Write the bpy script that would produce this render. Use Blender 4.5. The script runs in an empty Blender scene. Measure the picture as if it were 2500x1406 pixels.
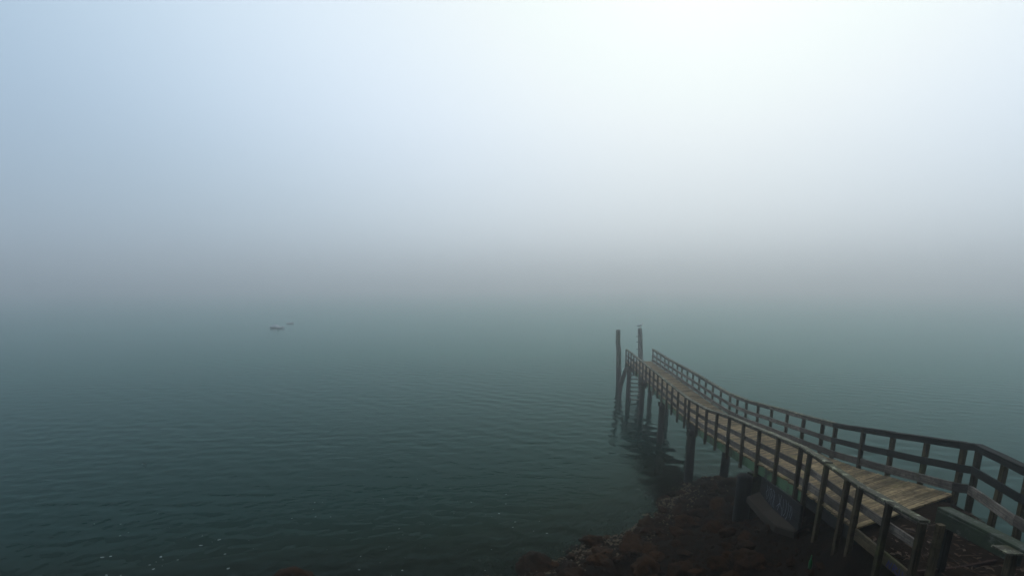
import bpy, math, random
import numpy as np
from mathutils import Vector, Matrix, noise

SC = bpy.context.scene
C = bpy.context.collection
R = random.Random(7)
rad = math.radians

# ------------------------------------------------------------------ camera
cam_d = bpy.data.cameras.new('camera')
cam_d.sensor_width = 36.0
cam_d.lens = 36.0 * 1300 / 2500
cam_d.shift_y = 0.1252
cam_d.clip_start = 0.1
cam_d.clip_end = 9000
cam = bpy.data.objects.new('camera', cam_d)
cam.location = (0, 0, 8.75)
cam.rotation_euler = (rad(90 - 14), 0, 0)
C.objects.link(cam)
SC.camera = cam

# ------------------------------------------------------------------ sky and sun
SUN_AZ, SUN_EL = rad(19), rad(36)          # from +Y towards +X
S = Vector((math.sin(SUN_AZ) * math.cos(SUN_EL), math.cos(SUN_AZ) * math.cos(SUN_EL), math.sin(SUN_EL)))
world = bpy.data.worlds.new('World')
SC.world = world
world.use_nodes = True
nt = world.node_tree
nt.nodes.clear()


def N(tree, typ, **kw):
    n = tree.nodes.new(typ)
    for k, v in kw.items():
        setattr(n, k, v)
    return n


def ramp(n, stops):
    e = n.color_ramp.elements
    while len(e) > 1:
        e.remove(e[-1])
    e[0].position, e[0].color = stops[0][0], (*stops[0][1], 1)
    for p, c in stops[1:]:
        x = e.new(p)
        x.color = (*c, 1)


out = N(nt, 'ShaderNodeOutputWorld')
bg = N(nt, 'ShaderNodeBackground')
bg.inputs['Strength'].default_value = 0.1
sky = N(nt, 'ShaderNodeTexSky', sky_type='NISHITA')
sky.sun_disc = False
sky.sun_elevation = SUN_EL
sky.sun_rotation = SUN_AZ
sky.dust_density = 4
tc = N(nt, 'ShaderNodeTexCoord')
nrm = N(nt, 'ShaderNodeVectorMath', operation='NORMALIZE')
nt.links.new(tc.outputs['Generated'], nrm.inputs[0])
sep = N(nt, 'ShaderNodeSeparateXYZ')
nt.links.new(nrm.outputs[0], sep.inputs[0])
mr = N(nt, 'ShaderNodeMapRange')
mr.inputs['From Min'].default_value = -0.2
mr.inputs['From Max'].default_value = 1.0
nt.links.new(sep.outputs['Z'], mr.inputs['Value'])
el = N(nt, 'ShaderNodeValToRGB')          # the fog bank: pale grey low down, white higher up


def zz(z):
    return (z + 0.2) / 1.2


ramp(el, [(0.0, (.30, .36, .40)), (zz(-.03), (.52, .58, .62)), (zz(0.0), (.63, .695, .735)), (zz(.07), (.665, .735, .78)),
          (zz(.16), (.65, .735, .805)), (zz(.26), (.71, .80, .895)), (zz(.40), (.735, .825, .885)), (1.0, (.70, .77, .82))])
nt.links.new(mr.outputs[0], el.inputs[0])
dot = N(nt, 'ShaderNodeVectorMath', operation='DOT_PRODUCT')
nt.links.new(nrm.outputs[0], dot.inputs[0])
dot.inputs[1].default_value = S
gl = N(nt, 'ShaderNodeValToRGB')          # the sun glowing through the fog: brighter and warmer towards it
ramp(gl, [(0.0, (.36, .46, .57)), (.45, (.40, .51, .62)), (.58, (.49, .60, .70)), (.69, (.65, .745, .83)), (.784, (.81, .87, .93)), (.86, (.92, .945, .975)), (.93, (1.01, .995, .94)), (1.0, (1.10, 1.03, .89))])
gl.color_ramp.interpolation = 'B_SPLINE'
el.color_ramp.interpolation = 'B_SPLINE'
nt.links.new(dot.outputs['Value'], gl.inputs[0])
mul = N(nt, 'ShaderNodeMix', data_type='RGBA', blend_type='MULTIPLY')
mul.inputs['Factor'].default_value = 1
nt.links.new(el.outputs[0], mul.inputs[6])
nt.links.new(gl.outputs[0], mul.inputs[7])
sc10 = N(nt, 'ShaderNodeVectorMath', operation='SCALE')
sc10.inputs['Scale'].default_value = 12.0
nt.links.new(mul.outputs[2], sc10.inputs[0])
mx = N(nt, 'ShaderNodeMix', data_type='RGBA')
mx.inputs['Factor'].default_value = 0.94
nt.links.new(sky.outputs[0], mx.inputs[6])
nt.links.new(sc10.outputs[0], mx.inputs[7])
nt.links.new(mx.outputs[2], bg.inputs['Color'])
nt.links.new(bg.outputs[0], out.inputs['Surface'])

sun_d = bpy.data.lights.new('sun', 'SUN')
sun_d.energy = 0.5
sun_d.angle = rad(170)
sun_d.color = (1.0, .95, .87)
sun = bpy.data.objects.new('sun', sun_d)
sun.rotation_euler = S.to_track_quat('Z', 'Y').to_euler()
sun.location = (5, 20, 40)
C.objects.link(sun)

# ------------------------------------------------------------------ render
SC.view_settings.view_transform = 'Standard'
SC.view_settings.look = 'None'
SC.view_settings.exposure = 0.0
SC.view_settings.gamma = 1.0
SC.cycles.use_denoising = True
SC.cycles.max_bounces = 8
SC.cycles.volume_bounces = 2
SC.cycles.transparent_max_bounces = 12


# ------------------------------------------------------------------ helpers
def tag(o, label=None, cat=None, group=None, kind=None):
    for k, v in (('label', label), ('category', cat), ('group', group), ('kind', kind)):
        if v:
            o[k] = v
    return o


def empty(name, loc=(0, 0, 0)):
    o = bpy.data.objects.new(name, None)
    o.location = loc
    o.empty_display_size = .2
    C.objects.link(o)
    return o


class MB:
    """collects shapes (vertices, faces, a length/girth uv) for one mesh"""

    def __init__(s):
        s.v, s.f, s.uv = [], [], []

    def sweep(s, pts, w, h, up=Vector((0, 0, 1)), ch=.008, wob=0.0, rot=0.0):
        pts = [Vector(p) for p in pts]
        n = len(pts)
        ch = min(ch, w * .3, h * .3)
        a, b = w / 2, h / 2
        prof = [(-a + ch, -b), (a - ch, -b), (a, -b + ch), (a, b - ch), (a - ch, b), (-a + ch, b), (-a, b - ch), (-a, -b + ch)]
        per = [0]
        for i in range(8):
            p, q = prof[i], prof[(i + 1) % 8]
            per.append(per[-1] + math.hypot(p[0] - q[0], p[1] - q[1]))
        base = len(s.v)
        L = 0
        Ls = []
        for i, p in enumerate(pts):
            d = (pts[min(i + 1, n - 1)] - pts[max(i - 1, 0)]).normalized()
            side = d.cross(up).normalized()
            u = side.cross(d).normalized()
            if i:
                L += (pts[i] - pts[i - 1]).length
            Ls.append(L)
            ca, sa = math.cos(rot), math.sin(rot)
            for (x, y) in prof:
                k = 1 + R.uniform(-wob, wob)
                x2, y2 = (x * ca - y * sa) * k, (x * sa + y * ca) * k
                s.v.append(p + side * x2 + u * y2)
        o = R.uniform(0, 50)
        for i in range(n - 1):
            for j in range(8):
                k = (j + 1) % 8
                A = base + i * 8
                s.f.append((A + j, A + k, A + 8 + k, A + 8 + j))
                s.uv += [(Ls[i] + o, per[j]), (Ls[i] + o, per[j + 1]), (Ls[i + 1] + o, per[j + 1]), (Ls[i + 1] + o, per[j])]
        s.f.append(tuple(base + j for j in range(7, -1, -1)))
        s.uv += [(o + prof[j][0] * .3, prof[j][1]) for j in range(7, -1, -1)]
        A = base + (n - 1) * 8
        s.f.append(tuple(A + j for j in range(8)))
        s.uv += [(o + prof[j][0] * .3, prof[j][1]) for j in range(8)]
        return s

    def tube(s, pts, radii, seg=14, wob=0.0):
        pts = [Vector(p) for p in pts]
        n = len(pts)
        base = len(s.v)
        L = 0
        Ls = []
        o = R.uniform(0, 50)
        jit = [1 + R.uniform(-wob, wob) for _ in range(seg)]
        for i, p in enumerate(pts):
            d = (pts[min(i + 1, n - 1)] - pts[max(i - 1, 0)]).normalized()
            ref = Vector((0, 1, 0)) if abs(d.y) < .9 else Vector((1, 0, 0))
            a = d.cross(ref).normalized()
            b = d.cross(a).normalized()
            if i:
                L += (pts[i] - pts[i - 1]).length
            Ls.append(L)
            for j in range(seg):
                t = 2 * math.pi * j / seg
                r = radii[i] * jit[j] * (1 + R.uniform(-wob, wob) * .5)
                s.v.append(p + a * math.cos(t) * r + b * math.sin(t) * r)
        for i in range(n - 1):
            for j in range(seg):
                k = (j + 1) % seg
                A = base + i * seg
                s.f.append((A + j, A + seg + j, A + seg + k, A + k))
                u0, u1 = j / seg * .8, (j + 1) / seg * .8
                s.uv += [(Ls[i] + o, u0), (Ls[i + 1] + o, u0), (Ls[i + 1] + o, u1), (Ls[i] + o, u1)]
        s.f.append(tuple(base + j for j in range(seg)))
        s.uv += [(o, j * .05) for j in range(seg)]
        A = base + (n - 1) * seg
        s.f.append(tuple(A + j for j in range(seg - 1, -1, -1)))
        s.uv += [(o, j * .05) for j in range(seg)]
        return s

    def raw(s, vs, fs):
        b = len(s.v)
        s.v += [Vector(v) for v in vs]
        for f in fs:
            s.f.append(tuple(b + i for i in f))
            s.uv += [(vs[i][0], vs[i][1]) for i in f]
        return s

    def build(s, name, mat, parent=None, smooth=False):
        me = bpy.data.meshes.new(name)
        me.from_pydata(s.v, [], s.f)
        uv = me.uv_layers.new(name='uv')
        uv.data.foreach_set('uv', np.array(s.uv, dtype=np.float32).ravel())
        me.materials.append(mat)
        if smooth:
            me.polygons.foreach_set('use_smooth', [True] * len(me.polygons))
        me.update()
        o = bpy.data.objects.new(name, me)
        C.objects.link(o)
        if parent:
            o.parent = parent
            o.matrix_parent_inverse = Matrix.Translation(parent.location).inverted()
        return o


# ------------------------------------------------------------------ materials
def mat_base(name):
    m = bpy.data.materials.new(name)
    m.use_nodes = True
    t = m.node_tree
    return m, t, t.nodes['Principled BSDF']


def mixc(t, fac, a, b, mode='MIX'):
    n = N(t, 'ShaderNodeMix', data_type='RGBA', blend_type=mode)
    if isinstance(fac, (int, float)):
        n.inputs['Factor'].default_value = fac
    else:
        t.links.new(fac, n.inputs['Factor'])
    for i, c in ((6, a), (7, b)):
        if isinstance(c, tuple):
            n.inputs[i].default_value = (*c, 1)
        else:
            t.links.new(c, n.inputs[i])
    return n.outputs[2]


def noise_n(t, vec, scale, detail=5, rough=.6, dim='3D'):
    n = N(t, 'ShaderNodeTexNoise', noise_dimensions=dim)
    n.inputs['Scale'].default_value = scale
    n.inputs['Detail'].default_value = detail
    n.inputs['Roughness'].default_value = rough
    if vec is not None:
        t.links.new(vec, n.inputs['Vector'])
    return n.outputs['Fac']


def step_n(t, val, lo, hi):
    n = N(t, 'ShaderNodeMapRange', interpolation_type='SMOOTHSTEP')
    n.inputs['From Min'].default_value = lo
    n.inputs['From Max'].default_value = hi
    t.links.new(val, n.inputs['Value'])
    return n.outputs[0]


def bump_n(t, h, strength, dist, bsdf):
    b = N(t, 'ShaderNodeBump')
    b.inputs['Strength'].default_value = strength
    b.inputs['Distance'].default_value = dist
    t.links.new(h, b.inputs['Height'])
    t.links.new(b.outputs[0], bsdf.inputs['Normal'])


def wood(name, dark, light, moss=(.05, .08, .03), moss_lo=.55, lichen=None, rough=.85, wet=None):
    m, t, b = mat_base(name)
    uv = N(t, 'ShaderNodeUVMap', uv_map='uv').outputs[0]
    mp = N(t, 'ShaderNodeMapping')
    mp.inputs['Scale'].default_value = (1.6, 34, 1)
    t.links.new(uv, mp.inputs[0])
    oi = N(t, 'ShaderNodeObjectInfo')
    grain = noise_n(t, mp.outputs[0], 1.0, 6, .65)
    geo = N(t, 'ShaderNodeNewGeometry')
    pos = geo.outputs['Position']
    big = noise_n(t, pos, 1.1, 3, .6)
    fine = noise_n(t, pos, 9.0, 5, .7)
    col = mixc(t, step_n(t, grain, .28, .72), dark, light)
    # board to board difference
    rv = N(t, 'ShaderNodeMapRange')
    rv.inputs['To Min'].default_value = .5
    rv.inputs['To Max'].default_value = 1.42
    t.links.new(oi.outputs['Random'], rv.inputs['Value'])
    sc = N(t, 'ShaderNodeVectorMath', operation='SCALE')
    t.links.new(col, sc.inputs[0])
    t.links.new(rv.outputs[0], sc.inputs['Scale'])
    col = sc.outputs[0]
    col = mixc(t, step_n(t, fine, .45, .75), col, tuple(c * .55 for c in dark))
    # damp and worn patches
    pn = N(t, 'ShaderNodeMapRange')
    pn.inputs['From Min'].default_value = .3
    pn.inputs['From Max'].default_value = .7
    pn.inputs['To Min'].default_value = .55
    pn.inputs['To Max'].default_value = 1.35
    t.links.new(noise_n(t, pos, 2.6, 4, .65), pn.inputs['Value'])
    sc2 = N(t, 'ShaderNodeVectorMath', operation='SCALE')
    t.links.new(col, sc2.inputs[0])
    t.links.new(pn.outputs[0], sc2.inputs['Scale'])
    col = sc2.outputs[0]
    if moss:
        ad = N(t, 'ShaderNodeMath', operation='ADD')
        t.links.new(big, ad.inputs[0])
        m2 = N(t, 'ShaderNodeMath', operation='MULTIPLY')
        m2.inputs[1].default_value = .35
        t.links.new(fine, m2.inputs[0])
        t.links.new(m2.outputs[0], ad.inputs[1])
        col = mixc(t, step_n(t, ad.outputs[0], moss_lo + .12, moss_lo + .32), col, moss)
    if lichen:
        ln = noise_n(t, pos, 6, 6, .75)
        col = mixc(t, step_n(t, ln, .52, .66), col, lichen)
    if wet:
        sp = N(t, 'ShaderNodeSeparateXYZ')
        t.links.new(pos, sp.inputs[0])
        a2 = N(t, 'ShaderNodeMath', operation='MULTIPLY_ADD')
        t.links.new(fine, a2.inputs[0])
        a2.inputs[1].default_value = .9
        t.links.new(sp.outputs['Z'], a2.inputs[2])
        col = mixc(t, step_n(t, a2.outputs[0], wet, wet + 1.1), (.010, .009, .007), col)
    t.links.new(col, b.inputs['Base Color'])
    b.inputs['Roughness'].default_value = rough
    b.inputs['Specular IOR Level'].default_value = .25
    hm = N(t, 'ShaderNodeMath', operation='ADD')
    t.links.new(grain, hm.inputs[0])
    t.links.new(fine, hm.inputs[1])
    bump_n(t, hm.outputs[0], .7, .012, b)
    return m


M = {}
M['deck'] = wood('deck_wood', (.080, .050, .022), (.37, .265, .140), moss=(.19, .155, .052), moss_lo=.62)
M['post'] = wood('post_wood', (.026, .017, .007), (.085, .062, .030), moss=(.055, .055, .016), moss_lo=.58)
M['rail'] = wood('rail_wood', (.062, .048, .036), (.185, .152, .124), moss=(.085, .078, .030), moss_lo=.70)
M['cap'] = wood('cap_wood', (.046, .041, .028), (.150, .138, .095), moss=(.080, .080, .030), moss_lo=.55, lichen=(.34, .33, .22))
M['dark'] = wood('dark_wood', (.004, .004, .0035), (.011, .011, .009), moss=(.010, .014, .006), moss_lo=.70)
M['green'] = wood('mossy_beam_wood', (.026, .032, .018), (.075, .085, .050), moss=(.085, .160, .080), moss_lo=.42)
M['mossrail'] = wood('mossy_rail_wood', (.020, .023, .016), (.054, .058, .042), moss=(.030, .042, .022), moss_lo=.46, lichen=(.085, .095, .075))
M['pile'] = wood('pile_wood', (.008, .007, .004), (.024, .020, .011), moss=(.022, .026, .008), moss_lo=.52, wet=1.5)
M['mooring'] = wood('mooring_wood', (.026, .032, .022), (.075, .085, .062), moss=(.035, .060, .024), moss_lo=.45, wet=1.7)
M['mooring_pale'] = wood('pale_mooring_wood', (.060, .064, .050), (.150, .155, .130), moss=(.075, .090, .055), moss_lo=.55, wet=1.7)
M['redboard'] = wood('red_board_wood', (.030, .010, .006), (.060, .020, .012), moss=None)


def plain(name, col, rough=.7, var=.35, scale=8, metal=0):
    m, t, b = mat_base(name)
    geo = N(t, 'ShaderNodeNewGeometry')
    f = noise_n(t, geo.outputs['Position'], scale, 5, .65)
    t.links.new(mixc(t, f, tuple(c * (1 - var) for c in col), tuple(c * (1 + var) for c in col)), b.inputs['Base Color'])
    b.inputs['Roughness'].default_value = rough
    b.inputs['Metallic'].default_value = metal
    b.inputs['Specular IOR Level'].default_value = .3
    bump_n(t, f, .4, .01, b)
    return m


def rocky(name, cols, rough=.75, scale=1.3):
    m, t, b = mat_base(name)
    geo = N(t, 'ShaderNodeNewGeometry')
    pos = geo.outputs['Position']
    a = noise_n(t, pos, scale, 5, .62)
    c = noise_n(t, pos, scale * 7, 6, .7)
    d = noise_n(t, pos, scale * 24, 3, .6)
    col = mixc(t, step_n(t, a, .36, .56), cols[0], cols[1])
    col = mixc(t, step_n(t, c, .46, .70), col, cols[2])
    col = mixc(t, step_n(t, d, .58, .72), col, cols[3])
    oi = N(t, 'ShaderNodeObjectInfo')
    rv = N(t, 'ShaderNodeMapRange')
    rv.inputs['To Min'].default_value = .55
    rv.inputs['To Max'].default_value = 1.35
    t.links.new(oi.outputs['Random'], rv.inputs['Value'])
    sc = N(t, 'ShaderNodeVectorMath', operation='SCALE')
    t.links.new(col, sc.inputs[0])
    t.links.new(rv.outputs[0], sc.inputs['Scale'])
    t.links.new(sc.outputs[0], b.inputs['Base Color'])
    b.inputs['Roughness'].default_value = rough
    b.inputs['Specular IOR Level'].default_value = .06
    hm = N(t, 'ShaderNodeMath', operation='ADD')
    t.links.new(c, hm.inputs[0])
    t.links.new(d, hm.inputs[1])
    bump_n(t, hm.outputs[0], .9, .05, b)
    return m


M['rock'] = rocky('weedy_rock', [(.016, .006, .0015), (.036, .013, .003), (.007, .003, .001), (.045, .024, .007)])
M['shore'] = rocky('shore_ground', [(.008, .004, .002), (.018, .009, .0035), (.005, .003, .002), (.034, .021, .010)], .85, 2.0)
M['dirt'] = rocky('path_dirt', [(.020, .009, .004), (.036, .017, .008), (.012, .006, .004), (.055, .032, .017)], .95, 3.0)
M['slab'] = plain('concrete', (.019, .012, .006), .9, .3, 5)
M['pale'] = plain('pale_stone', (.13, .12, .11), .9, .3, 14)
M['foam'] = plain('foam_white', (.30, .34, .33), .8, .1, 30)
M['shell'] = plain('shell_pebble', (.12, .085, .05), .8, .5, 20)
M['leaf'] = plain('dry_leaf', (.065, .035, .018), .8, .6, 12)
M['graffiti'] = plain('graffiti_white', (.15, .16, .21), .7, .2, 20)
M['graffiti_blue'] = plain('graffiti_blue', (.012, .012, .09), .6, .2, 20)
M['hull'] = plain('boat_grey', (.46, .485, .49), .4, .05, 3)
M['hull_dark'] = plain('boat_dark', (.44, .465, .47), .4, .1, 3)
M['bird_white'] = plain('feather_white', (.75, .75, .73), .8, .05, 30)
M['bird_grey'] = plain('feather_grey', (.16, .17, .18), .8, .1, 30)
M['bill'] = plain('bill_yellow', (.45, .28, .04), .6, .1, 30)
M['green_plastic'] = plain('green_plastic', (.01, .10, .03), .4, .2, 30)
M['weed'] = plain('seaweed', (.016, .012, .006), .6, .5, 10)

# ------------------------------------------------------------------ terrain
CP = np.array([
    # path and deck end
    (6.45, 8.8, 4.24), (7.5, 9.3, 4.36), (8.7, 9.8, 4.48), (6.6, 7.5, 4.30), (7.6, 7.6, 4.36), (8.5, 7.6, 4.45), (6.9, 6, 4.45), (8, 5.5, 4.6),
    (7.0, 8.2, 4.30), (8.2, 8.7, 4.42),
    # bank left of the path, under the deck
    (5.75, 9.0, 3.15), (5.6, 7.5, 3.2), (6.2, 10, 3.1), (6.5, 11, 3.05), (7.2, 12.5, 3.1), (8.5, 12.5, 3.35), (8.6, 11.3, 3.75), (7.0, 14, 2.3), (7.2, 15.5, 1.3), (9, 15.5, 1.6),
    (8, 18, .75), (9.5, 21.6, .35), (7.2, 20, .25), (5.7, 10.5, 2.5), (4.9, 12, 1.7), (4, 13.3, 1.0), (2, 14, .55), (5, 15, 1.05), (6, 17, .7), (3.2, 15.2, .55),
    # water line
    (-6.3, 13.9, .05), (-1.9, 14.2, .0), (.4, 15.0, 0), (2.07, 16.3, 0), (3.6, 17.3, 0), (4.7, 18.4, 0), (6.1, 20.2, 0), (7.6, 22.3, 0), (9.3, 23.2, 0), (10.6, 23.2, 0),
    (11.8, 20, 0), (12.3, 15, 0), (12.4, 10, 0),
    # right bank
    (9.9, 9, 3.4), (10.5, 11, 2.0), (10.8, 14, 1.1), (10.8, 18, .5), (11.6, 6.5, 1.6), (13, 3, 1.2),
    # below the camera
    (0, 0, 6.9), (5, 3, 6.1), (7, 4, 5.5), (9.5, 3, 5.0), (0, 5, 4.2), (0, 9, 1.4), (3.5, 9, 2.4), (3.5, 6, 3.9), (0, 12.5, .45), (-6, 8, 1.4), (-6, 12, .35), (-12, 11.5, .2), (-20, 10, .4),
    # under water
    (-12, 16, -1.1), (-20, 15, -1.4), (-6, 17, -1.0), (0, 17, -.55), (0, 19, -1.1), (3.2, 19.5, -.6), (4.5, 22, -1.0), (8, 25.5, -.8), (12, 26, -1.2), (15, 20, -1.4), (17, 8, -1.5),
    (0, 30, -3.6), (15, 35, -3.6), (-25, 30, -3.6), (30, 15, -3.6), (30, -5, -2), (-25, -5, 5), (0, -12, 7.5), (12, -8, 6), (-15, -12, 7), (22, -16, 4), (40, 45, -4), (-40, 45, -4), (-40, 10, -3),
])


def tps_fit(P):
    n = len(P)
    d = np.hypot(P[:, None, 0] - P[None, :, 0], P[:, None, 1] - P[None, :, 1])
    K = np.where(d > 0, d * d * np.log(d + 1e-12), 0) + np.eye(n) * .02
    A = np.zeros((n + 3, n + 3))
    A[:n, :n] = K
    A[:n, n] = 1
    A[:n, n + 1:] = P[:, :2]
    A[n:, :n] = A[:n, n:].T
    return np.linalg.solve(A, np.r_[P[:, 2], 0, 0, 0])


TW = tps_fit(CP)


def ground_z(x, y):
    x = np.asarray(x, dtype=float)
    y = np.asarray(y, dtype=float)
    z = TW[-3] + TW[-2] * x + TW[-1] * y
    for (px, py, _), w in zip(CP, TW):
        d2 = (x - px) ** 2 + (y - py) ** 2
        z = z + w * .5 * d2 * np.log(d2 + 1e-12)
    return np.clip(z, -4, 8)


def lump(x, y):
    return (.10 * np.sin(1.9 * x + 1.3 * y + 1) * np.sin(1.1 * y - 2.3 * x) + .06 * np.sin(4.1 * x - 3.3 * y) * np.sin(3.7 * y + 2.2 * x + .7)
            + .025 * np.sin(9.2 * x + 2 * y) * np.sin(8.3 * y - 3 * x))


def grid_mesh(name, X, Y, Z, mat, smooth=True):
    ny, nx = X.shape
    v = np.stack([X, Y, Z], -1).reshape(-1, 3).astype(np.float32)
    i = np.arange(ny * nx).reshape(ny, nx)
    f = np.stack([i[:-1, :-1], i[:-1, 1:], i[1:, 1:], i[1:, :-1]], -1).reshape(-1, 4).astype(np.int32)
    me = bpy.data.meshes.new(name)
    me.vertices.add(len(v))
    me.vertices.foreach_set('co', v.ravel())
    me.loops.add(len(f) * 4)
    me.loops.foreach_set('vertex_index', f.ravel())
    me.polygons.add(len(f))
    me.polygons.foreach_set('loop_start', np.arange(len(f), dtype=np.int32) * 4)
    me.polygons.foreach_set('use_smooth', np.full(len(f), smooth))
    me.update(calc_edges=True)
    me.validate()
    me.materials.append(mat)
    o = bpy.data.objects.new(name, me)
    C.objects.link(o)
    return o


gx = np.r_[np.linspace(-90, -9, 50)[:-1], np.linspace(-9, 15, 300), np.linspace(15, 90, 50)[1:]]
gy = np.r_[np.linspace(-60, 4, 70)[:-1], np.linspace(4, 27, 300), np.linspace(27, 48, 30)[1:]]
GX, GY = np.meshgrid(gx, gy)
GZ = ground_z(np.clip(GX, -40, 42), np.clip(GY, -20, 46))
# unseen bare hill added behind the viewpoint to block sky light from the rear
rise = np.clip((-GY - 3.5) * 1.25, 0, 40)
GZ = np.where(GY < -3.5, np.maximum(GZ, 4) + 20 * (1 - np.exp(-rise / 14)), GZ)
pathm = np.clip(1 - np.maximum(np.abs(GX - 7.4) - 1.2, np.abs(GY - 7.3) - 2.0) * 3, 0, 1)
GZ = GZ + lump(GX, GY) * (1 - .85 * pathm)
shore = tag(grid_mesh('shore', GX, GY, GZ, M['shore']), 'dark brown rocky shore sloping into the water', None, None, 'structure')


def gz(x, y):
    p = max(0., min(1., 1 - max(abs(x - 7.4) - 1.2, abs(y - 7.3) - 2.0) * 3))
    return float(ground_z(x, y) + lump(np.float64(x), np.float64(y)) * (1 - .85 * p))


# ------------------------------------------------------------------ sea
rng = np.random.default_rng(3)
WV = []
for k in range(60):
    lam = 0.22 * (8.0 ** rng.random())
    th = rng.normal(0.2, .75)
    amp = .0015 * lam ** .75
    WV.append((2 * math.pi / lam * math.sin(th), 2 * math.pi / lam * math.cos(th), amp, rng.random() * 6.28, lam))


def wave(x, y, cell=None):
    x = np.asarray(x, dtype=float)
    y = np.asarray(y, dtype=float)
    h = np.zeros_like(x)
    for kx, ky, a, ph, lam in WV:
        w = 1.0 if cell is None else np.clip((lam / cell - 2.5) / 2.5, 0, 1)
        h = h + w * a * np.sin(kx * x + ky * y + ph + .5 * np.sin(.13 * x + .21 * y + ph))
    patch = .75 + .35 * np.sin(.11 * x + .35 * y) * np.sin(.17 * y - .06 * x + 1)
    return h * patch


rr = [9.0]
while rr[-1] < 230:
    rr.append(rr[-1] * 1.0048)
while rr[-1] < 2500:
    rr.append(rr[-1] * 1.06)
rr = np.array(rr)
fine = np.linspace(rad(-50), rad(50), 760)
ang = np.r_[np.linspace(rad(-180), rad(-50), 40)[:-1], fine, np.linspace(rad(50), rad(180), 40)[1:]]
AA, RR = np.meshgrid(ang, rr)
WX, WY = RR * np.sin(AA), RR * np.cos(AA)
WZ = np.where(RR < 400, wave(WX, WY, np.maximum(RR * .0048, RR * .0023)), 0)
depth = np.where((np.abs(WX) < 40) & (WY > -20) & (WY < 45), -ground_z(np.clip(WX, -40, 40), np.clip(WY, -20, 45)), 4)
WZ = WZ * np.clip(depth * 1.5 + .35, .25, 1)

mw = bpy.data.materials.new('sea_water')
mw.use_nodes = True
t = mw.node_tree
t.nodes.clear()
o_ = N(t, 'ShaderNodeOutputMaterial')
geo = N(t, 'ShaderNodeNewGeometry')
mp = N(t, 'ShaderNodeMapping')
mp.inputs['Scale'].default_value = (.7, 1.25, 1)
t.links.new(geo.outputs['Position'], mp.inputs[0])
n1 = noise_n(t, mp.outputs[0], 3.2, 3, .55)
n2 = noise_n(t, mp.outputs[0], .8, 2, .5)
ad = N(t, 'ShaderNodeMath', operation='MULTIPLY_ADD')
t.links.new(n2, ad.inputs[0])
ad.inputs[1].default_value = 2.2
t.links.new(n1, ad.inputs[2])
bp = N(t, 'ShaderNodeBump')
slick = N(t, 'ShaderNodeMapping')
slick.inputs['Scale'].default_value = (.045, .13, 1)
t.links.new(geo.outputs['Position'], slick.inputs[0])
sm = N(t, 'ShaderNodeMapRange')
sm.inputs['From Min'].default_value = .35
sm.inputs['From Max'].default_value = .65
sm.inputs['To Min'].default_value = .10
sm.inputs['To Max'].default_value = .34
t.links.new(noise_n(t, slick.outputs[0], 1.0, 4, .6), sm.inputs['Value'])
t.links.new(sm.outputs[0], bp.inputs['Strength'])
bp.inputs['Distance'].default_value = .045
t.links.new(ad.outputs[0], bp.inputs['Height'])
fr = N(t, 'ShaderNodeFresnel')
fr.inputs['IOR'].default_value = 1.09
t.links.new(bp.outputs[0], fr.inputs['Normal'])
gls = N(t, 'ShaderNodeBsdfGlossy')
gls.inputs['Roughness'].default_value = .04
gls.inputs['Color'].default_value = (.55, .85, .81, 1)
t.links.new(bp.outputs[0], gls.inputs['Normal'])
dif = N(t, 'ShaderNodeBsdfDiffuse')
at = N(t, 'ShaderNodeAttribute', attribute_name='depth')
murk = mixc(t, step_n(t, at.outputs['Fac'], .2, 2.4), (.006, .008, .003), (.0000, .0125, .0092))
t.links.new(murk, dif.inputs['Color'])
tr = N(t, 'ShaderNodeBsdfTransparent')
tr.inputs['Color'].default_value = (.55, .66, .50, 1)
alpha = N(t, 'ShaderNodeMapRange')
alpha.inputs['From Min'].default_value = 0
alpha.inputs['From Max'].default_value = .9
alpha.inputs['To Min'].default_value = .25
t.links.new(at.outputs['Fac'], alpha.inputs['Value'])
m1 = N(t, 'ShaderNodeMixShader')
t.links.new(alpha.outputs[0], m1.inputs[0])
t.links.new(tr.outputs[0], m1.inputs[1])
t.links.new(dif.outputs[0], m1.inputs[2])
m2 = N(t, 'ShaderNodeMixShader')
t.links.new(fr.outputs[0], m2.inputs[0])
t.links.new(m1.outputs[0], m2.inputs[1])
t.links.new(gls.outputs[0], m2.inputs[2])
t.links.new(m2.outputs[0], o_.inputs['Surface'])

sea = grid_mesh('water', WX, WY, WZ, mw)
att = sea.data.attributes.new('depth', 'FLOAT', 'POINT')
att.data.foreach_set('value', np.clip(depth, 0, 4).ravel().astype(np.float32))
tag(sea, 'calm dark green water with small ripples', None, None, 'structure')

# ------------------------------------------------------------------ haze
HB = 2700
hv = [(x, y, z) for z in (-6, 28) for y in (-HB, HB) for x in (-HB, HB)]
hf = [(0, 2, 3, 1), (4, 5, 7, 6), (0, 1, 5, 4), (2, 6, 7, 3), (0, 4, 6, 2), (1, 3, 7, 5)]
mh = bpy.data.materials.new('haze_air')
mh.use_nodes = True
t = mh.node_tree
t.nodes.clear()
o_ = N(t, 'ShaderNodeOutputMaterial')
pv = N(t, 'ShaderNodeVolumePrincipled')
pv.inputs['Color'].default_value = (.94, .945, .955, 1)
pv.inputs['Density'].default_value = .0066
pv.inputs['Anisotropy'].default_value = .84
t.links.new(pv.outputs[0], o_.inputs['Volume'])
haze = tag(MB().raw(hv, hf).build('haze', mh), 'pale fog hanging over the water', None, None, 'stuff')

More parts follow.
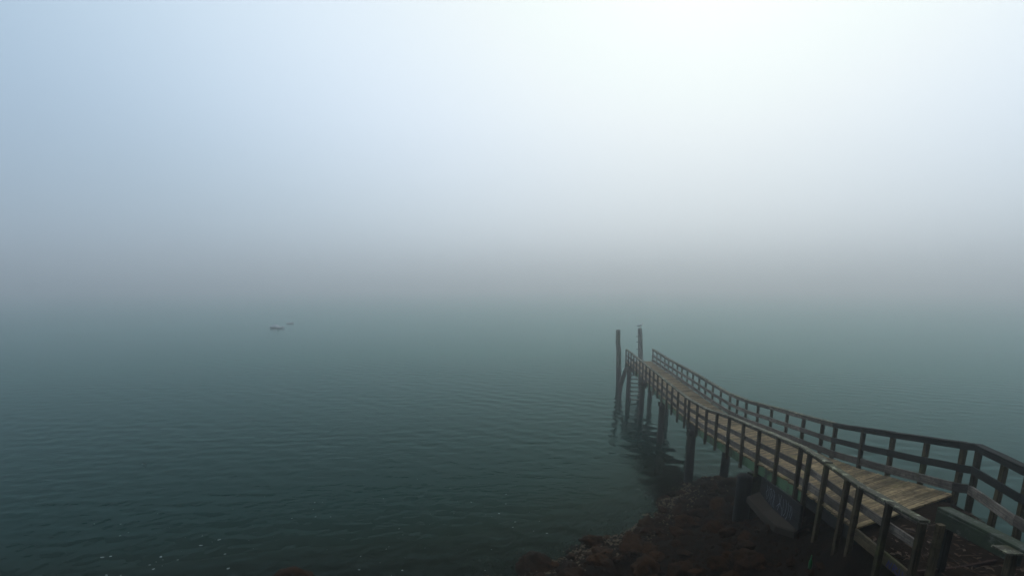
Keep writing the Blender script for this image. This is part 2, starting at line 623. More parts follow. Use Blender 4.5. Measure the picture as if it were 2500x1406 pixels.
# ------------------------------------------------------------------ pier
# posts: base xyz, top xyz, from the far end to the shore
RP = [[11.198, 42.312, 2.68, 11.156, 42.323, 3.716], [11.111, 40.818, 2.68, 11.07, 40.829, 3.706], [11.047, 39.512, 2.68, 11.007, 39.523, 3.70], [10.966, 38.125, 2.68, 10.928, 38.136, 3.69], [10.91, 36.978, 2.68, 10.872, 36.989, 3.69], [10.846, 35.779, 2.68, 10.808, 35.791, 3.70], [10.774, 34.497, 2.68, 10.737, 34.509, 3.725], [10.717, 33.337, 2.68, 10.678, 33.35, 3.76], [10.647, 32.046, 2.68, 10.609, 32.059, 3.757], [10.574, 30.785, 2.68, 10.537, 30.798, 3.761], [10.506, 29.518, 2.68, 10.469, 29.531, 3.767], [10.449, 28.335, 2.68, 10.414, 28.348, 3.761], [10.38, 27.093, 2.68, 10.346, 27.106, 3.75], [10.328, 25.886, 2.68, 10.296, 25.899, 3.738], [10.225, 24.49, 2.721, 10.195, 24.503, 3.772], [9.99, 23.101, 2.852, 9.96, 23.113, 3.884], [9.879, 21.94, 2.983, 9.853, 21.952, 4.016], [9.792, 20.697, 3.124, 9.77, 20.707, 4.161], [9.687, 19.381, 3.274, 9.668, 19.391, 4.319], [9.569, 18.029, 3.427, 9.553, 18.037, 4.475], [9.471, 16.81, 3.565, 9.458, 16.817, 4.614], [9.382, 15.597, 3.702, 9.369, 15.605, 4.746], [9.299, 14.829, 3.8, 9.286, 14.837, 4.858], [8.99, 13.168, 4.093, 8.975, 13.177, 5.154], [8.925, 12.025, 4.294, 8.911, 12.036, 5.37], [8.909, 10.99, 4.476, 8.895, 11.002, 5.554], [8.853, 10.003, 4.65, 8.84, 10.014, 5.732]]
LPn = [[7.968, 23.653, 2.778, 7.938, 23.663, 3.753], [7.866, 22.829, 2.844, 7.837, 22.838, 3.825], [7.724, 21.358, 2.961, 7.696, 21.368, 3.957], [7.624, 20.038, 3.067, 7.598, 20.048, 4.047], [7.543, 18.793, 3.198, 7.517, 18.804, 4.229], [7.447, 17.454, 3.34, 7.421, 17.465, 4.4], [7.35, 16.136, 3.48, 7.326, 16.146, 4.53], [7.262, 14.876, 3.617, 7.241, 14.886, 4.667], [7.131, 13.532, 3.796, 7.127, 13.534, 4.83], [6.929, 12.12, 3.984, 6.944, 12.111, 4.989], [6.823, 11.562, 4.056, 6.844, 11.55, 5.037], [6.643, 10.614, 4.179, 6.673, 10.596, 5.1], [6.427, 9.558, 4.315, 6.454, 9.54, 5.177], [6.312, 9.022, 4.384, 6.338, 9.004, 5.213]]
LP = []
yf = 41.95
while yf > 24.6:
    xf = float(np.interp(yf, [25.2, 27.5, 35.4, 41.9], [8.10, 8.24, 8.73, 9.08]))
    LP.append([xf, yf, 2.68, xf - .03, yf + .01, 3.735])
    yf -= 1.2
LP += LPn
RPX = [[8.97, 9.78, 4.68, 8.83, 9.68, 5.79], [8.72, 9.0, 4.70, 8.65, 8.93, 5.82], [8.42, 8.2, 4.74, 8.37, 8.2, 5.85], [8.12, 7.3, 4.78, 8.08, 7.3, 5.9], [7.85, 6.4, 4.82, 7.82, 6.4, 5.94]]
LPX = [[6.22, 8.13, 4.36, 6.24, 8.12, 5.29], [6.20, 7.38, 4.36, 6.21, 7.36, 5.30]]

pier = empty('timber_pier', (8, 20, 0))
tag(pier, 'long weathered timber pier with railings running out over the water', 'pier')


def V(a, i=0):
    return Vector(a[i:i + 3])


def pl_len(P):
    return [0] + list(np.cumsum([(P[i + 1] - P[i]).length for i in range(len(P) - 1)]))


LE = [Vector((9.10, 42.55, 2.68))] + [V(p) for p in LP]
RE = [Vector((11.21, 42.75, 2.68))] + [V(p) for p in RP]
sL, sR = pl_len(LE), pl_len(RE)


def along(P, s, f):
    d = f * s[-1]
    return Vector([float(np.interp(d, s, [p[k] for p in P])) for k in range(3)])


def edge(f):
    return along(LE, sL, f), along(RE, sR, f)


NB = 226
for i in range(NB):
    f = (i + .5) / NB
    a, b = edge(f)
    a2, b2 = edge(min(1, f + .5 / NB))
    a1, b1 = edge(max(0, f - .5 / NB))
    wdt = min((a2 - a1).length, (b2 - b1).length)
    d = (b - a).normalized()
    jit = R.uniform(-.005, .005)
    sk = Vector((0, R.uniform(-.006, .006), 0))
    p0 = a - d * (R.uniform(-.02, .035)) + Vector((0, 0, jit - .022)) + sk
    p1 = b + d * (R.uniform(-.02, .03)) + Vector((0, 0, jit - .022 + R.uniform(-.004, .004))) - sk
    pm = (p0 + p1) / 2 + Vector((0, 0, R.uniform(-.006, .002)))
    MB().sweep([p0, pm, p1], wdt - R.choice((.020, .026, .032, .045)), .045, ch=.008, wob=.01).build('deck_board', M['deck'], pier)


def side_off(P, i, sgn):
    """unit vector from the edge outwards (sgn -1 left, +1 right)"""
    a, b = P[max(i - 1, 0)], P[min(i + 1, len(P) - 1)]
    d = (b - a)
    d.z = 0
    d.normalize()
    return Vector((-d.y, d.x, 0)) * sgn       # travelling towards the camera: left of travel is +x


def rail_side(P, sgn, dark_from=None, post_mat='post', low=None, toe_until=999, corner=999):
    base = [V(p) for p in P]
    top = [V(p, 3) for p in P]
    n = len(P)
    off = [side_off(base, i, sgn) for i in range(n)]
    for i in range(n):
        o = off[i]
        drop = (low[i] if low else .38) + R.uniform(-.05, .06)
        b = base[i] + o * .055 - Vector((0, 0, drop))
        t_ = top[i] + o * .055 - Vector((0, 0, .03))
        m = (b + t_) / 2 + Vector((R.uniform(-.006, .006), R.uniform(-.006, .006), 0))
        MB().sweep([b, m, t_], .092, .092, up=Vector((0, 1, 0)), ch=.01, wob=.05).build('rail_post', M[post_mat], pier)
    # straight boards of two bays each, butted over a post with a small step at the joint
    k = 0
    while k < n - 1:
        e = min(k + 2, n - 1)
        dk = dark_from is not None and k >= dark_from
        if dark_from is not None and k < dark_from < e:
            e = dark_from
        if k < corner < e:
            e = corner
        if k < toe_until < e:
            e = toe_until
        ids = list(range(k, e + 1))
        j = R.uniform(-.006, .006)

        def run(hf, inn, dz, ext=.03):
            pts = []
            for q in ids:
                p = base[q].lerp(top[q], hf) - off[q] * inn + Vector((0, 0, dz + j))
                pts.append(p)
            sag, tw = R.uniform(-.012, .012), R.uniform(-.010, .010)
            for q in range(1, len(pts) - 1):
                pts[q] = pts[q].lerp(pts[0].lerp(pts[-1], q / (len(pts) - 1)), .8)
            pts[0] += Vector((0, 0, sag))
            pts[-1] += Vector((0, 0, tw))
            d0 = (pts[0] - pts[1]).normalized()
            d1 = (pts[-1] - pts[-2]).normalized()
            pts[0] += d0 * (ext - .035)
            pts[-1] += d1 * (ext - .035)
            o2 = [pts[0]]
            for a_, b_ in zip(pts[:-1], pts[1:]):
                o2 += [a_.lerp(b_, .5) + Vector((0, 0, R.uniform(-.006, .003))), b_]
            return o2
        up = Vector((0, 0, 1))
        MB().sweep(run(1.0, -.02, -.012), .155, .042, up, wob=.05).build('handrail', M['dark' if dk else 'cap'], pier)
        MB().sweep(run(1.0, .016, -.085), .040, .095, up, wob=.03).build('top_rail', M['dark' if dk else 'rail'], pier)
        MB().sweep(run(.52, .016, 0), .040, .150, up, wob=.025).build('mid_rail', M['dark' if dk else 'rail'], pier)
        if k < toe_until:
            MB().sweep(run(0.0, .016, .165), .045, .185, up, wob=.025).build('toe_board', M['rail'], pier)
        k = e


lowL = [.40 + .04 * math.sin(i) for i in range(len(LP))]
nl = len(LP)
for i in range(nl):
    y = LP[i][1]
    if y < 14.2:
        lowL[i] = max(.4, LP[i][2] - gz(LP[i][0] - .1, y) + .12)
lowR = [.38] * (len(RP) + len(RPX))
rail_side([*LP, *LPX], -1, low=lowL + [1.15, 1.2], toe_until=len(LP) - 1)
rail_side(RP[:23], 1, low=lowR)
rail_side(RP[22:] + RPX, 1, dark_from=0, low=[.35] * 12, corner=5)
# second posts where two rail lengths meet, as at the end of the left railing
for p in ([6.36, 7.30, 4.36, 6.37, 7.29, 5.28],):
    MB().sweep([V(p) - Vector((0, 0, .8)), V(p, 3)], .095, .095, up=Vector((0, 1, 0)), ch=.012, wob=.05).build('rail_post', M['post'], pier)

# stringers along both edges, green with moss on the open side, some lengths dark
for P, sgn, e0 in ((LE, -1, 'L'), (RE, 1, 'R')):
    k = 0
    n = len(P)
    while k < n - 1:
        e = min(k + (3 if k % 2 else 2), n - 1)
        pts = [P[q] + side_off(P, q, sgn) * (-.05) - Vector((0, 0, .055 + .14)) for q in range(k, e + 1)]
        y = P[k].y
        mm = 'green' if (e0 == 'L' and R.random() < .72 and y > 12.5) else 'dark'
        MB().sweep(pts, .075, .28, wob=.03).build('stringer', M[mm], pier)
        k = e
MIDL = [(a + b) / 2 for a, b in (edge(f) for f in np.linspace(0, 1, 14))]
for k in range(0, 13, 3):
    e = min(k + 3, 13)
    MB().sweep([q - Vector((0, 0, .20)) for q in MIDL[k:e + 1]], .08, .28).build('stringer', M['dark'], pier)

# pile bents
for yb, big in ((41.2, 1), (35.6, 1), (29.4, 1), (22.9, 1), (15.6, 1)):
    fL = 0.5
    lo, hi = 0, 1
    for _ in range(40):
        fL = (lo + hi) / 2
        a, b = edge(fL)
        if (a.y + b.y) / 2 > yb:
            lo = fL
        else:
            hi = fL
    a, b = edge(fL)
    d = (b - a).normalized()
    zt = -.36
    MB().sweep([a - d * .10 + Vector((0, 0, zt - .13)), b + d * .10 + Vector((0, 0, zt - .13))], .26, .26, ch=.02, wob=.03).build('cross_beam', M['pile'], pier)
    for q, sg in ((a + d * .10, -1), (b - d * .22, 1)):
        g = gz(q.x, q.y) - .5
        top = q.z + zt - .24
        lean = Vector((R.uniform(-.05, .05), R.uniform(-.05, .05), 0))
        pts = [Vector((q.x, q.y, g)) + lean, Vector((q.x, q.y, (g + top) / 2)) + lean * .4, Vector((q.x, q.y, top))]
        MB().tube(pts, [.20, .185, .17], 16, .03).build('pile', M['pile'], pier, True)
# the squat pile head standing proud beside the shore bent
q = Vector((7.0, 15.15, 0))
MB().tube([Vector((q.x, q.y, .6)), Vector((q.x + .03, q.y, 2.2)), Vector((q.x + .02, q.y, 3.12)), Vector((q.x + .02, q.y, 3.16))], [.24, .23, .225, .18], 16, .04).build('pile', M['dark'], pier, True)
# end bent: brace and landing steps down to the water
MB().tube([Vector((8.55, 41.9, -.9)), Vector((8.62, 41.7, .8)), Vector((8.95, 41.35, 2.35))], [.17, .17, .15], 12, .04).build('brace', M['pile'], pier, True)
MB().sweep([Vector((8.98, 40.6, 2.5)), Vector((8.98, 39.4, -.3))], .06, .22).build('stair_side', M['dark'], pier)
MB().sweep([Vector((9.86, 40.6, 2.5)), Vector((9.86, 39.4, -.3))], .06, .22).build('stair_side', M['dark'], pier)
for i in range(9):
    f = (i + .5) / 9
    c = Vector((9.42, 40.6 - 1.2 * f, 2.35 - 2.6 * f))
    MB().sweep([c - Vector((.42, 0, 0)), c + Vector((.42, 0, 0))], .24, .05).build('stair_tread', M['post'], pier)

# the boarded face of the abutment below the deck edge, with spray-painted scrawls
w0, w1 = Vector((7.16, 14.35, 3.40)), Vector((6.60, 11.25, 3.85))
for k in range(3):
    dz = Vector((0, 0, -.10 - .21 * k))
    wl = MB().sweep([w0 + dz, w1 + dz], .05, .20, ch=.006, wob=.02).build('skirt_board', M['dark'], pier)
    if k == 1:
        wall = wl
gw = MB()
dd = (w1 - w0)
wn = Vector((dd.y, -dd.x, 0)).normalized()
if wn.x > 0:
    wn = -wn


def stroke(mb, o0, du, dv, nn, pts, w, seg=None):
    P = [o0 + du * x + dv * y + nn for x, y in pts]
    for a_, b_ in zip(P[:-1], P[1:]):
        dr = (b_ - a_).normalized()
        pr = dr.cross(nn.normalized()).normalized() * w / 2
        e = dr * w * .3
        b0 = len(mb.v)
        mb.v += [a_ - e - pr, b_ + e - pr, b_ + e + pr, a_ - e + pr]
        mb.f.append((b0, b0 + 1, b0 + 2, b0 + 3))
        mb.uv += [(0, 0), (1, 0), (1, 1), (0, 1)]


gu, gv = dd.normalized(), Vector((0, 0, 1))
o0 = w0 + Vector((0, 0, -.62))
gn = wn * .030
# scrawl one: a row of hooked uprights; scrawl two: crossed and looped strokes
for pts in ([(.62, .52), (.70, .40), (.60, .30), (.68, .12)], [(.80, .50), (.84, .32), (.76, .16)], [(.92, .46), (1.0, .50), (.98, .30), (.92, .10)],
            [(1.06, .44), (1.14, .34), (1.06, .22), (1.12, .06)], [(1.16, .50), (1.28, .46), (1.26, .24), (1.22, .04)], [(1.34, .42), (1.30, .2), (1.36, .06)],
            [(1.62, .50), (1.80, .30), (1.66, .08)], [(1.84, .52), (1.78, .30), (1.58, .16)], [(1.80, .30), (1.96, .20), (2.0, .02)], [(2.02, .48), (2.06, .26), (2.04, .04)],
            [(2.18, .50), (2.28, .40), (2.24, .16), (2.14, .06)], [(2.38, .48), (2.44, .30), (2.38, .10), (2.30, .02)], [(2.50, .44), (2.58, .36), (2.54, .14)], [(2.62, .46), (2.70, .30), (2.62, .10)]):
    stroke(gw, o0, gu, gv, gn, pts, .022)
g_o = gw.build('graffiti', M['graffiti'], wall)
g_o.matrix_parent_inverse = Matrix.Identity(4)
g_o.matrix_parent_inverse = (Matrix.Translation(pier.location) @ wall.matrix_parent_inverse).inverted()
g_o['kind'] = 'stuff'
g_o['label'] = 'pale spray-painted scrawl on the dark boards'

# low edge board that carries on beside the path
eb0, eb1 = Vector((6.30, 8.95, 4.36)), Vector((6.12, 6.6, 4.36))
eb = MB().sweep([eb0 - Vector((0, 0, .06)), eb1 - Vector((0, 0, .06))], .05, .22, ch=.006).build('edge_board', M['post'], pier)
gb = MB()
du = (eb1 - eb0).normalized()
for pts in ([(1.00, .0), (1.04, .12), (1.08, .0), (1.12, .12)], [(1.16, .0), (1.18, .13), (1.26, .10), (1.18, .05), (1.28, .0)], [(1.32, .12), (1.32, .0), (1.40, .0), (1.40, .12)], [(1.46, .0), (1.50, .12), (1.54, .0)]):
    stroke(gb, eb0 - Vector((0, 0, .14)), du, gv, Vector((-.030, 0, 0)), pts, .022)
g_o = gb.build('graffiti', M['graffiti_blue'], eb)
g_o.matrix_parent_inverse = Matrix.Identity(4)
g_o['kind'] = 'stuff'
g_o['label'] = 'blue spray-painted scrawl on the edge board'

# ------------------------------------------------------------------ path fittings
pr = empty('path_railing', (6.6, 7.0, 4.35))
tag(pr, 'heavy moss-green timber rail beside the dirt path at the shore end', 'railing')
MB().sweep([Vector((6.58, 7.62, 5.26)), Vector((6.61, 7.0, 5.26)), Vector((6.64, 6.30, 5.26))], .05, .21, ch=.01, wob=.03).build('rail_board', M['mossrail'], pr)
MB().sweep([Vector((6.67, 7.64, 5.386)), Vector((6.70, 7.0, 5.386)), Vector((6.73, 5.7, 5.386))], .20, .045, ch=.008, wob=.04).build('rail_cap', M['mossrail'], pr)
for (x, y) in ((6.70, 7.52), (6.58, 6.36)):
    MB().sweep([Vector((x, y, 4.0)), Vector((x + .01, y, 5.358 if x > 6.6 else 5.33))], .10, .10, up=Vector((0, 1, 0)), ch=.012, wob=.04).build('post', M['post' if x < 6.6 else 'dark'], pr)
MB().sweep([Vector((6.50, 6.36, 5.345)), Vector((6.50, 6.36, 5.37))], .20, .24, up=Vector((0, 1, 0)), ch=.005, wob=.08).build('post_cap', M['cap'], pr)

ts = MB()
ts.sweep([Vector((6.30, 7.46, 4.30)), Vector((7.0, 7.55, 4.315)), Vector((7.75, 7.72, 4.35))], .045, .24, ch=.006)
tag(ts.build('timber_step', M['redboard']), 'reddish brown board set on edge across the dirt path', 'step')

# dirt path
px, py = np.meshgrid(np.linspace(6.34, 8.85, 60), np.linspace(5.2, 9.9, 90))
py2 = py - (8.85 - px) * .28
pz = ground_z(px, py2) + lump(px, py2) * .15 + .035
dp = grid_mesh('dirt_path', px, py2, pz, M['dirt'])
tag(dp, 'brown dirt path littered with leaves at the shore end', None, None, 'structure')


def leaf_stuff():
    mb = MB()
    for i in range(620):
        x, y = R.uniform(6.4, 8.7), R.uniform(5.6, 9.5)
        y -= (8.85 - x) * .28
        z = float(ground_z(x, y)) + .05
        a = R.uniform(0, 6.28)
        l, w = R.uniform(.03, .09), R.uniform(.012, .035)
        if R.random() < .25:
            l, w = R.uniform(.12, .3), .008
        c, s_ = math.cos(a), math.sin(a)
        tl = R.uniform(-.02, .03)
        mb.raw([(x - c * l, y - s_ * l, z), (x + s_ * w, y - c * w, z + tl + .008), (x + c * l, y + s_ * l, z + tl), (x - s_ * w, y + c * w, z + .012)], [(0, 1, 2, 3)])
    o = mb.build('leaf_litter', M['leaf'])
    tag(o, 'dry brown leaves and twigs strewn on the dirt path', None, None, 'stuff')


leaf_stuff()

# ------------------------------------------------------------------ rocks
def rock_mesh(k):
    import bmesh
    bm = bmesh.new()
    bmesh.ops.create_icosphere(bm, subdivisions=4, radius=1)
    off = Vector((k * 13.1, k * 7.7, k * 3.3))
    for v in bm.verts:
        p = v.co.copy()
        n_ = noise.noise(p * .9 + off) * .42 + noise.noise(p * 2.1 + off) * .22 + noise.noise(p * 5 + off) * .09 + noise.noise(p * 11 + off) * .04
        c = noise.cell(p * 1.25 + off) * .22
        s_ = 1 + n_ + c * .6
        v.co = Vector((p.x * s_, p.y * s_ * .85, p.z * s_ * .62))
    me = bpy.data.meshes.new('rock')
    bm.to_mesh(me)
    bm.free()
    me.polygons.foreach_set('use_smooth', [True] * len(me.polygons))
    me.materials.append(M['rock'])
    return me


RM = [rock_mesh(k) for k in range(7)]


def rock(x, y, s, label, group=None, sink=.25, m=None, k=None, flat=1.0, z=None):
    o = bpy.data.objects.new('rock', RM[R.randrange(7) if k is None else k])
    C.objects.link(o)
    o.location = (x, y, (gz(x, y) if z is None else z) + s * .35 - s * sink)
    o.scale = (s * R.uniform(.85, 1.3), s * R.uniform(.8, 1.15), s * R.uniform(.7, 1.0) * flat)
    o.rotation_euler = (R.uniform(-.35, .35), R.uniform(-.35, .35), R.uniform(0, 6.28))
    if m:
        o.material_slots[0].link = 'OBJECT'
        o.material_slots[0].material = m
    tag(o, label, 'rock', group)
    return o


LBL, GRP = 'brown weed-covered boulder on the dark shore beside the pier', 'weed-covered boulders on the shore'
placed = []
tries = 0
while len(placed) < 150 and tries < 6000:
    tries += 1
    x, y = R.uniform(.2, 9.6), R.uniform(9, 23.2)
    z = gz(x, y)
    if z < -.12 or z > 2.9:
        continue
    if x > 6.4 and y < 14.6:
        continue
    s = R.choice((.13, .16, .2, .25, .32, .42)) * R.uniform(.85, 1.2)
    if any((x - a) ** 2 + (y - b) ** 2 < ((s + c) * .72) ** 2 for a, b, c in placed):
        continue
    placed.append((x, y, s))
    if z < .3:
        lb, gr = 'brown rock lying at the water line of the dark shore', 'rocks along the water line'
    elif x > 6.3:
        lb, gr = 'brown rock in the shade under the pier deck', 'rocks under the pier'
    elif s > .38:
        lb, gr = 'large brown boulder on the dark bank below the pier', 'large boulders on the bank'
    else:
        lb, gr = 'smaller dark rock wedged between the boulders on the bank', 'smaller rocks on the bank'
    rock(x, y, s, lb, gr)
rock(-6.55, 14.5, .55, 'low brown rock breaking the water by itself at the bottom edge', sink=.1, z=-.10, k=2)
rock(.75, 15.0, .62, 'ragged brown rock at the tip of the shore, water on two sides', sink=.1, z=.0, k=4)
rock(7.35, 14.1, .26, 'pale grey squared stone lying beside the squat pile', m=M['pale'], sink=.2, z=2.25, k=3)
rock(5.6, 9.9, .14, 'small pale stone among black rocks below the railing', m=M['pale'], sink=.15)

# concrete slab against the abutment
sl = MB()
T = [(7.45, 14.5, 2.98), (7.35, 13.2, 3.02), (7.10, 11.75, 3.22), (6.50, 11.25, 3.20), (6.38, 11.9, 3.04), (6.55, 13.0, 2.88), (6.75, 14.3, 2.80)]
n = len(T)
top = [Vector(p) for p in T]
bot = [Vector((p[0], p[1], p[2] - .16)) for p in T]
ins = [Vector((6.75, 12.9, 3.1)).lerp(p, .95) + Vector((0, 0, .02)) for p in top]
vs = ins + top + bot
fs = [tuple(range(n))] + [(n + i, n + (i + 1) % n, (i + 1) % n, i) for i in range(n)] + [(2 * n + i, 2 * n + (i + 1) % n, n + (i + 1) % n, n + i) for i in range(n)]
tag(sl.raw(vs, fs).build('concrete_slab', M['slab']), 'flat beige concrete slab at the foot of the scrawled boards', 'slab')


# shell and pebble strip along the water line
def pebbles():
    mb = MB()
    for i in range(2600):
        k = R.random()
        wl = [(-3, 14.2), (.4, 15.0), (2.07, 16.2), (3.6, 17.2), (4.7, 18.2), (6.1, 20.0), (7.4, 22.0), (9, 22.8)]
        q = k ** .8 * (len(wl) - 1)
        a, b = wl[int(q)], wl[min(int(q) + 1, len(wl) - 1)]
        f = q - int(q)
        x = a[0] + (b[0] - a[0]) * f + R.gauss(0, .3) + abs(R.gauss(0, .25))
        y = a[1] + (b[1] - a[1]) * f - abs(R.gauss(0, .9)) + .35
        s = R.uniform(.012, .045) if R.random() < .93 else R.uniform(.05, .08)
        z = gz(x, y) + s * .4
        vs = []
        for m in range(6):
            d = [(1, 0, 0), (0, 1, 0), (-1, 0, 0), (0, -1, 0), (0, 0, .7), (0, 0, -.7)][m]
            r = s * R.uniform(.7, 1.4)
            vs.append((x + d[0] * r, y + d[1] * r, z + d[2] * r))
        mb.raw(vs, [(0, 1, 4), (1, 2, 4), (2, 3, 4), (3, 0, 4), (1, 0, 5), (2, 1, 5), (3, 2, 5), (0, 3, 5)])
    tag(mb.build('pebbles', M['shell']), 'pale shells and pebbles strewn along the water line', None, None, 'stuff')


pebbles()


def rubble():
    mb = MB()
    n_ = 0
    while n_ < 3000:
        x, y = R.uniform(-1.5, 9.4), R.uniform(8.5, 23.5)
        z = gz(x, y)
        if z < -.5 or z > 3.4:
            continue
        n_ += 1
        s = R.uniform(.03, .10)
        vs = []
        for d in ((1, 0, 0), (.3, .95, 0), (-.8, .6, 0), (-.8, -.6, 0), (.3, -.95, 0), (.1, .1, .65), (-.2, -.1, .5)):
            r = s * R.uniform(.7, 1.3)
            vs.append((x + d[0] * r, y + d[1] * r, z + .01 + d[2] * r))
        mb.raw(vs, [(0, 1, 5), (1, 2, 5), (2, 6, 5), (2, 3, 6), (3, 4, 6), (4, 5, 6), (4, 0, 5)])
    tag(mb.build('rubble', M['rock']), 'dark broken stones and weed covering the bank', None, None, 'stuff')


rubble()


# flecks of foam on the water
def foam():
    mb = MB()
    F = [(-8.12, 20.4), (-8.45, 18.9), (-4.15, 18.02), (-0.51, 19.36), (-0.25, 20.28), (0.12, 18.58), (-0.26, 21.32), (-10.74, 16.76), (-10.3, 17.12), (-11.58, 15.91), (-13.5, 15.91), (-13.29, 15.99), (-11.34, 15.18), (-8.99, 15.2), (-12.54, 14.79), (-12.1, 14.79), (-13.99, 17.4), (-14.65, 18.37), (-11.05, 17.4), (-15.7, 18.44), (-11.63, 15.43), (-9.56, 16.12), (-10.9, 15.72), (0.03, 18.12), (1.26, 17.63), (-4.81, 15.1), (-3.46, 15.1), (-1.69, 20.49), (-5.39, 20.83), (-7.59, 19.02), (-7.01, 19.02)]
    big = {3, 7, 8, 9, 10, 11, 12, 13, 21}
    L = [(x, y, .042 if i in big else .026) for i, (x, y) in enumerate(F)]
    for i in range(90):
        a = R.uniform(rad(-43), rad(14))
        r = 15 + 9 * R.random() ** 1.5
        L.append((r * math.sin(a), r * math.cos(a), R.uniform(.007, .018)))
    for x, y, s in L:
        z = float(wave(x, y)) + .012
        m = R.randrange(6, 9)
        el_, a0 = R.uniform(1, 1.9), R.uniform(-.6, .6)
        ring = []
        for k in range(m):
            th = 6.283 * k / m
            rr_ = s * R.uniform(.6, 1.25)
            u, v_ = math.cos(th) * rr_ * el_, math.sin(th) * rr_
            ring.append((x + u * math.cos(a0) - v_ * math.sin(a0), y + u * math.sin(a0) + v_ * math.cos(a0), z - .004))
        mb.raw(ring + [(x, y, z + s * .25)], [(k, (k + 1) % m, m) for k in range(m)])
    tag(mb.build('foam_flecks', M['foam']), 'white flecks of foam drifting on the near water', None, None, 'stuff')


foam()
wd = MB().tube([(-18.42, 25.12, .03), (-18.32, 25.1, .07), (-18.2, 25.05, .05), (-18.14, 25.06, .02)], [.01, .028, .024, .01], 8, .2)
tag(wd.build('driftwood', M['weed'], None, True), 'small dark piece of driftwood floating on the open water', 'driftwood')

# ------------------------------------------------------------------ mooring piles and gull
mp1 = MB().tube([(9.30, 45.57, -3.0), (9.28, 45.57, 0), (9.20, 45.55, 1.6), (9.13, 45.53, 3.2), (9.02, 45.5, 3.9), (9.0, 45.5, 4.90), (9.0, 45.5, 4.95)], [.22, .22, .215, .21, .195, .19, .16], 18, .03)
tag(mp1.build('mooring_pile', M['mooring'], None, True), 'tall bare mooring pile standing alone in the water off the pier head', 'pile', 'mooring piles off the pier head')
mp2 = MB().tube([(10.95, 44.3, -3.0), (10.9, 44.3, 0), (10.75, 44.3, 2.4), (10.62, 44.3, 4.2), (10.53, 44.3, 5.12), (10.53, 44.3, 5.17)], [.21, .20, .19, .185, .165, .13], 18, .03).build('mooring_pile', M['mooring_pale'], None, True)
tag(mp2, 'tall mooring pile with step pegs and a gull perched on top', 'pile', 'mooring piles off the pier head')
for z in (2.75, 3.45, 4.05, 4.5):
    x = float(np.interp(z, [0, 2.4, 4.2, 5.12], [10.9, 10.75, 10.62, 10.53]))
    MB().sweep([Vector((x - .12, 44.28, z)), Vector((x - .34, 44.25, z))], .05, .06, up=Vector((0, 0, 1))).build('step_peg', M['dark'], mp2)

gl_ = empty('gull', (10.53, 44.3, 5.17))
tag(gl_, 'small gull perched on top of the pegged mooring pile', 'bird')
gp = Vector((10.53, 44.3, 5.17))
MB().tube([gp + Vector(p) for p in ((-.20, .05, .17), (-.10, .03, .19), (.0, 0, .22), (.09, -.02, .27), (.125, -.03, .32), (.135, -.035, .37), (.15, -.04, .405), (.165, -.045, .43))],
          [.012, .055, .085, .085, .055, .048, .046, .018], 12).build('body', M['bird_white'], gl_, True)
for s in (-1, 1):
    MB().tube([gp + Vector((.06, s * .075, .27)), gp + Vector((-.06, s * .085, .235)), gp + Vector((-.27, s * .03, .19))], [.035, .045, .006], 8).build('wing', M['bird_grey'], gl_, True)
    MB().tube([gp + Vector((.01, s * .03, .15)), gp + Vector((.015, s * .03, 0))], [.008, .007], 6).build('leg', M['bill'], gl_)
MB().tube([gp + Vector((.17, -.045, .40)), gp + Vector((.235, -.06, .385))], [.014, .004], 6).build('bill', M['bill'], gl_)


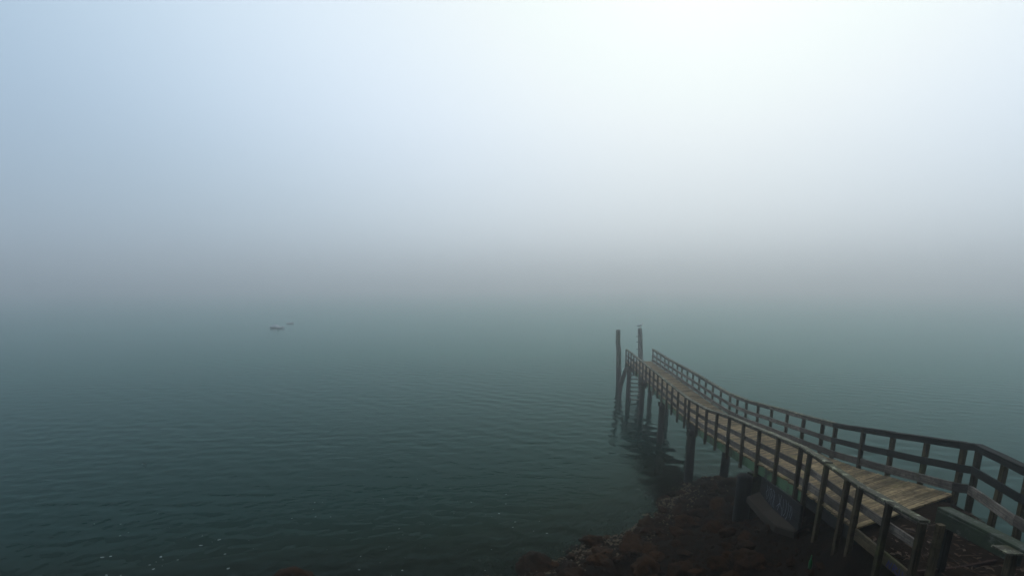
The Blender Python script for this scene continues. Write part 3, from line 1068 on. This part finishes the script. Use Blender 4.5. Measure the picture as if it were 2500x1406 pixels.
# ------------------------------------------------------------------ boats in the fog
def boat(name, label, loc, L, B, Hh, rz, cabin):
    o = empty(name, loc)
    tag(o, label, 'boat', 'small boats lost in the fog')
    m = MB()
    st = 9
    ring = []
    for i in range(st):
        u = i / (st - 1)
        w = B / 2 * (1 - max(0, (u - .45) / .55) ** 2.2) * (.86 + .14 * min(1, u * 3))
        sh = Hh * (.72 + .42 * u * u)
        x = -L / 2 + L * u
        ring.append([(x + .12 * u * L * .1, -w, sh), (x, -w * .8, sh * .25), (x, 0, -.12 + .15 * u ** 4), (x, w * .8, sh * .25), (x + .12 * u * L * .1, w, sh)])
    vs = [p for r in ring for p in r]
    fs = []
    for i in range(st - 1):
        for j in range(4):
            fs.append((i * 5 + j, (i + 1) * 5 + j, (i + 1) * 5 + j + 1, i * 5 + j + 1))
        fs.append((i * 5 + 4, (i + 1) * 5 + 4, (i + 1) * 5, i * 5))
    fs.append((0, 1, 2, 3, 4))
    h = m.raw(vs, fs).build('hull', M['hull' if cabin else 'hull_dark'])
    h.parent = o
    parts = []
    if cabin:
        c = MB()
        x0, x1, w, z0, z1 = -L * .12, L * .22, B * .33, Hh * .7, Hh * 1.75
        c.raw([(x0, -w, z0), (x1 + .25, -w, z0), (x1 + .25, w, z0), (x0, w, z0), (x0 + .05, -w * .85, z1), (x1 - .1, -w * .85, z1), (x1 - .1, w * .85, z1), (x0 + .05, w * .85, z1)],
              [(0, 1, 5, 4), (1, 2, 6, 5), (2, 3, 7, 6), (3, 0, 4, 7), (4, 5, 6, 7)])
        parts.append(c.build('cabin', M['hull']))
        g = MB()
        g.raw([(x0 + .1, -w * .97, z0 + .25), (x1, -w * .97, z0 + .25), (x1 - .12, -w * .9, z1 - .12), (x0 + .12, -w * .9, z1 - .12)], [(0, 1, 2, 3)])
        parts.append(g.build('window', M['hull_dark']))
        e = MB().sweep([Vector((-L / 2 - .12, 0, -.1)), Vector((-L / 2 - .14, 0, Hh * 1.15))], .22, .26, up=Vector((0, 1, 0)))
        parts.append(e.build('outboard_motor', M['hull_dark']))
    else:
        for u in (-.18, .15):
            parts.append(MB().sweep([Vector((L * u, -B * .44, Hh * .6)), Vector((L * u, B * .44, Hh * .6))], .2, .04).build('thwart', M['hull_dark']))
    for p in parts:
        p.parent = o
    o.rotation_euler.z = rz
    return o


boat('motor_boat', 'faint small motor boat with a cabin, fading into the fog', (-47.6, 108.7, .02), 2.8, 1.3, .36, rad(176), True)
boat('rowing_dinghy', 'barely visible open dinghy just beyond the foggy motor boat', (-49.8, 121.0, .02), 1.5, .8, .26, rad(20), False)

# small green bottle lying in the dark rocks under the railing
bz = gz(6.0, 9.75)
MB_ = MB().tube([(6.03, 9.72, bz + .05), (6.03, 9.72, bz + .24), (6.03, 9.72, bz + .30), (6.03, 9.72, bz + .38)], [.035, .035, .014, .013], 12)
tag(MB_.build('bottle', M['green_plastic'], None, True), 'green bottle stood among the dark rocks under the railing', 'bottle')
